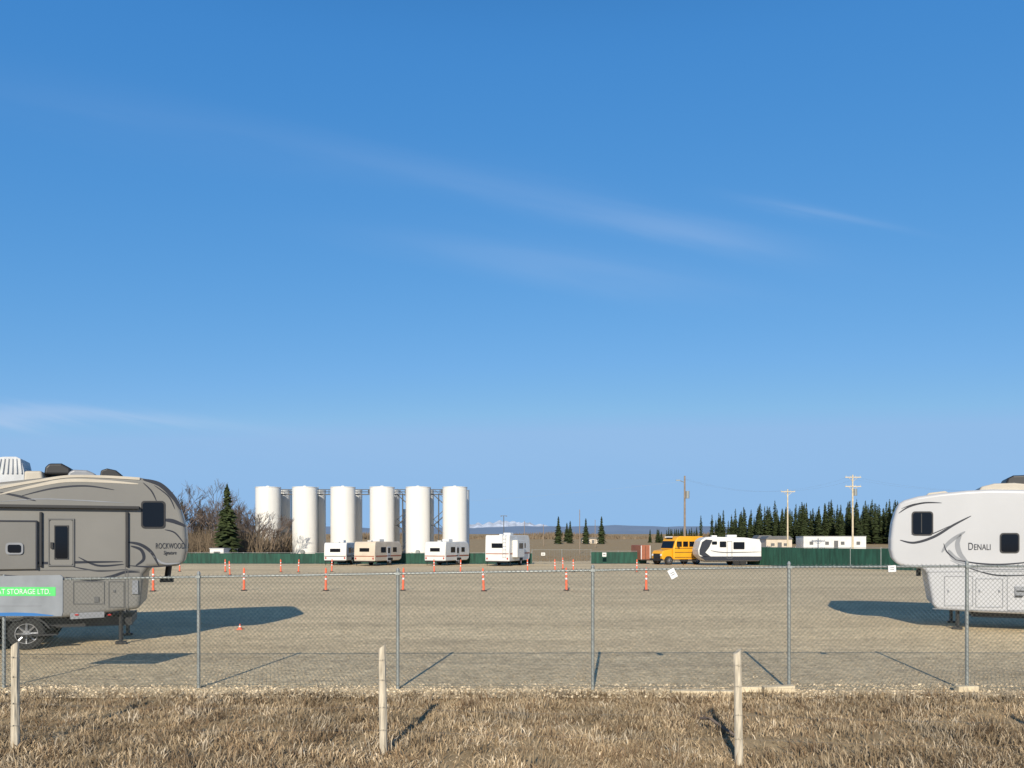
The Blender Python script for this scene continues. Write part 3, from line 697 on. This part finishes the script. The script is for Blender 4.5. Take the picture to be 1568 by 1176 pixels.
building('white_tank_shed',-22.5,130,1.8,3,4.2,M['tank'],0,1)
building('site_office_trailer',-36.6,98,1.7,5,1.3,M['white'],0,1)
building('white_site_building',62,150,12,4,3.1,M['white'],0,4)
building('white_site_building',52,152,5,4,2.6,M['cream'],.6,2)
building('white_cabin',65,200,4,4,2.2,M['white'],.9,1)
building('white_cabin',70.5,204,3.4,4,2.0,M['white'],.9,1)
building('tan_shed',80,190,6,4,2.0,M['cream'],.5,2)
building('grey_shed',-3,230,5,5,2.0,M['silver'],.8,1)
building('tan_shed',27,260,7,4,1.6,M['cream'],.5,2)
building('rust_container',36,140,4,2.4,1.6,M['rust'],0,1)
building('rust_container',43,170,4,2.4,1.6,M['rust'],0,1)

# ---------------------------------------------------------------- utility poles
def pole(x,y,h,arms=1,r=.15,xf=False,lamp=False,mat='pole'):
    E=empty('utility_pole',(x,y,0)); b=MB(); b.cyl((0,0,-.2),(0,0,h),r,r*.65,n=10)
    for k in range(arms):
        z=h-.4-k*1.5; b.box((0,-.15,z),(2.6 if arms>1 else 2.4,.12,.14))
        b.cyl((-.8,-.15,z),(0,-.05,z-.7),.03,n=5); b.cyl((.8,-.15,z),(0,-.05,z-.7),.03,n=5)
    b.obj('timber_pole',[M[mat]],E)
    b=MB()
    for k in range(arms):
        z=h-.4-k*1.5
        for xx in (-1.15,-.4,.4,1.15): b.cyl((xx,-.15,z+.07),(xx,-.15,z+.3),.05,.03,n=6)
    if xf: b.cyl((.4,-.1,h-3.4),(.4,-.1,h-2.3),.28,n=12)
    if lamp: b.cyl((0,0,h-1),(-.9,-.3,h-.7),.05,n=6); b.box((-1.1,-.35,h-.7),(.6,.25,.15))
    if b.v: b.obj('insulators_and_hardware',[M['galv']],E)
pole(26.0,116,12.1,0,.19,True,True); 
pole(46.5,130,11.0,1,.15,mat='lumber')
pole(55.7,126,13.1,2,.17,True,mat='lumber')
pole(12.3,140,8.0,0,.09); pole(3.2,200,7.5,0,.10); pole(9,220,7,0,.10); pole(100,150,13,2,.17)
pole(20.5,190,7.5,0,.10)
# yard light seen between the tanks and the spruces
E=empty('yard_light',(-1.6,150,0)); b=MB(); b.cyl((0,0,0),(0,0,7.2),.10,.07,n=8); b.box((0,0,7.2),(1.1,.08,.08))
for s in(-1,1): b.box((s*.5,-.1,7.12),(.32,.3,.12))
b.obj('mast_and_heads',[M['seam']],E)
b=MB()
def wire(p,q,sag,r=.006):
    pr=None
    for k in range(17):
        t=k/16; P=(p[0]+(q[0]-p[0])*t,p[1]+(q[1]-p[1])*t,p[2]+(q[2]-p[2])*t-sag*4*t*(1-t))
        if pr: b.cyl(pr,P,r,n=3,cap=False)
        pr=P
for dx in(-1.1,1.1):
    wire((26+dx*.2,116,11.6),(46.5+dx,130,10.8),.8); wire((46.5+dx,130,10.8),(55.7+dx,126,12.6),.4); wire((55.7+dx,126,12.6),(100+dx,150,12.6),1.2)
wire((26,116,11.3),(-60,150,9),1.5); b.obj('power_lines',[M['galv']])

# ---------------------------------------------------------------- vegetation
def conifer_pts(x,y,z,h,rad,n,rs,wf=.4):
    vs=[];fs=[]; gap=[rs.uniform(.7,1.2) for _ in range(9)]
    for k in range(n):
        t=.05+.95*((k+rs.random())/n)**.85; a=k*2.39996+rs.uniform(-.4,.4)
        rr=rad*(1-t)**.78*rs.uniform(.55,1.15)*gap[int(t*8.99)]+.012*h*rs.random(); zz=z+h*t
        dr=-.15*rr-rs.random()*.25*rr; wv=rr*wf*rs.uniform(.6,1.2)+.05
        c,s=math.cos(a),math.sin(a); o=len(vs); i0=rr*.1
        vs+=[(x+c*i0,y+s*i0,zz+.15*rr),(x+c*rr*.6-s*wv,y+s*rr*.6+c*wv,zz+dr*.5-.03*h*rs.random()),(x+c*rr,y+s*rr,zz+dr),(x+c*rr*.6+s*wv,y+s*rr*.6-c*wv,zz+dr*.5-.03*h*rs.random())]
        fs.append((o,o+1,o+2,o+3))
    return vs,fs
def conifer(name,specs,n,wf=.4):
    b=MB(); rs=random.Random(5)
    for (x,y,z,h,rad) in specs:
        v,f=conifer_pts(x,y,z,h,rad,n,rs,wf); b.add(v,f,0); b.cyl((x,y,z-.3),(x,y,z+h*.97),.022*h*.5+.03,.01,n=6,mi=1)
    return b.obj(name,[M['conifer'],M['bark']],fix=False)
conifer('spruce_tree',[(-36.6,99,0,9.7,2.1)],520,.24)
for px,d,top,rd in ((855,250,790,1.9),(873,262,797,1.6),(897,250,793,1.7),(921,250,790,1.9),(868,300,800,1.8)):
    z=gz(0,d); conifer('spruce_tree',[((px-784)/F*d,d,z,EYE+(828-top)/F*d-z,rd)],260)
sp2=[]
for k in range(400):
    x=72+k*.35+random.uniform(-1.2,1.2); y=255+random.uniform(-12,40)
    t=min(1,(x-70)/20); h=(9.0+4.8*t)*random.uniform(.68,1.1); sp2.append((x,y,gz(x,y),h,h*random.uniform(.14,.20)))
for k in range(34): x=50+random.uniform(0,16); sp2.append((x,270+random.uniform(0,20),1.4,random.uniform(3,6),1.1))
for k in range(40): x=-110+random.uniform(0,50); sp2.append((x,140+random.uniform(0,50),0,random.uniform(6,11),1.7))
conifer('distant_spruce_treeline',sp2,150,.5)
def branch(b,p,d,l,r,dep,rs):
    q=p+d*l; b.cyl(p,q,r,r*.7,n=4 if dep>2 else 3,cap=False)
    if dep==0: return
    for k in range(3 if dep>1 else 4):
        nd=(d+Vector((rs.gauss(0,.45),rs.gauss(0,.40),rs.gauss(.12,.25)))).normalized()
        s=rs.uniform(.35,1.) ; branch(b,p+d*l*s,nd,l*rs.uniform(.58,.82),max(.018,r*.6),dep-1,rs)
rs=random.Random(11)
b=MB()
for k in range(76):
    x=-60+k*.40+rs.uniform(-.5,.5); y=rs.uniform(101,122)
    if x>-33: continue
    h=rs.uniform(2.4,3.6)*(1.15 if x<-38.5 else .75)
    branch(b,Vector((x,y,0)),Vector((rs.gauss(0,.06),0,1)).normalized(),h,.12,5 if k%2 else 4,rs)
b.obj('bare_tree_thicket',[M['bark']],fix=False)
def brush(name,n,fx_,fy_,fh,wd,mat):
    vs=[];fs=[]
    for k in range(n):
        x=fx_();y=fy_();z=gz(x,y);h=fh(x);l=rs.gauss(0,.3)*h;o=len(vs)
        vs+=[(x-wd,y,z),(x+wd,y,z),(x+l,y+rs.gauss(0,.1)*h,z+h)];fs.append((o,o+1,o+2))
    return npmesh(name,vs,fs,mat)
brush('bare_brush',9000,lambda:rs.uniform(-62,-33),lambda:rs.uniform(101,122),lambda x:rs.uniform(.8,4.8),.045,M['brush'])
brush('distant_brush',9000,lambda:rs.uniform(-330,330),lambda:rs.uniform(395,430),lambda x:rs.uniform(1.,3.4)+1.0*math.sin(x*.07),.5,M['brush'])
brush('lot_edge_weeds',6000,lambda:rs.uniform(-60,60),lambda:rs.uniform(84,110),lambda x:rs.uniform(.1,.45),.03,M['brush'])
def ridge(name,y,x0,x1,f,mat,n=120,depth=600):
    b=MB(); vs=[]
    for k in range(n+1):
        x=x0+(x1-x0)*k/n; vs+=[(x,y-depth,0),(x,y,f(x)),(x,y+depth,0)]
    b.add(vs,[(3*k+j,3*k+3+j,3*k+4+j,3*k+1+j) for k in range(n) for j in(0,1)]); return b.obj(name,[mat])
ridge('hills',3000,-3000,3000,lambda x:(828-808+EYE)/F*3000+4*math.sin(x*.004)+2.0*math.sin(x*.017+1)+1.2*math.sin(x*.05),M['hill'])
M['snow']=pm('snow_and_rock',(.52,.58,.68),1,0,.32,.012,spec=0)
rs2=random.Random(3); pk=[(rs2.uniform(-560,420),rs2.uniform(45,95),rs2.uniform(14,40)) for _ in range(22)]
def mh(x):
    e=math.exp(-((x+60)/400)**2)
    return 88+38*e+e*max([0]+[q[2]*(1-abs(x-q[0])/q[1]) for q in pk if abs(x-q[0])<q[1]])+rs2.uniform(0,3)
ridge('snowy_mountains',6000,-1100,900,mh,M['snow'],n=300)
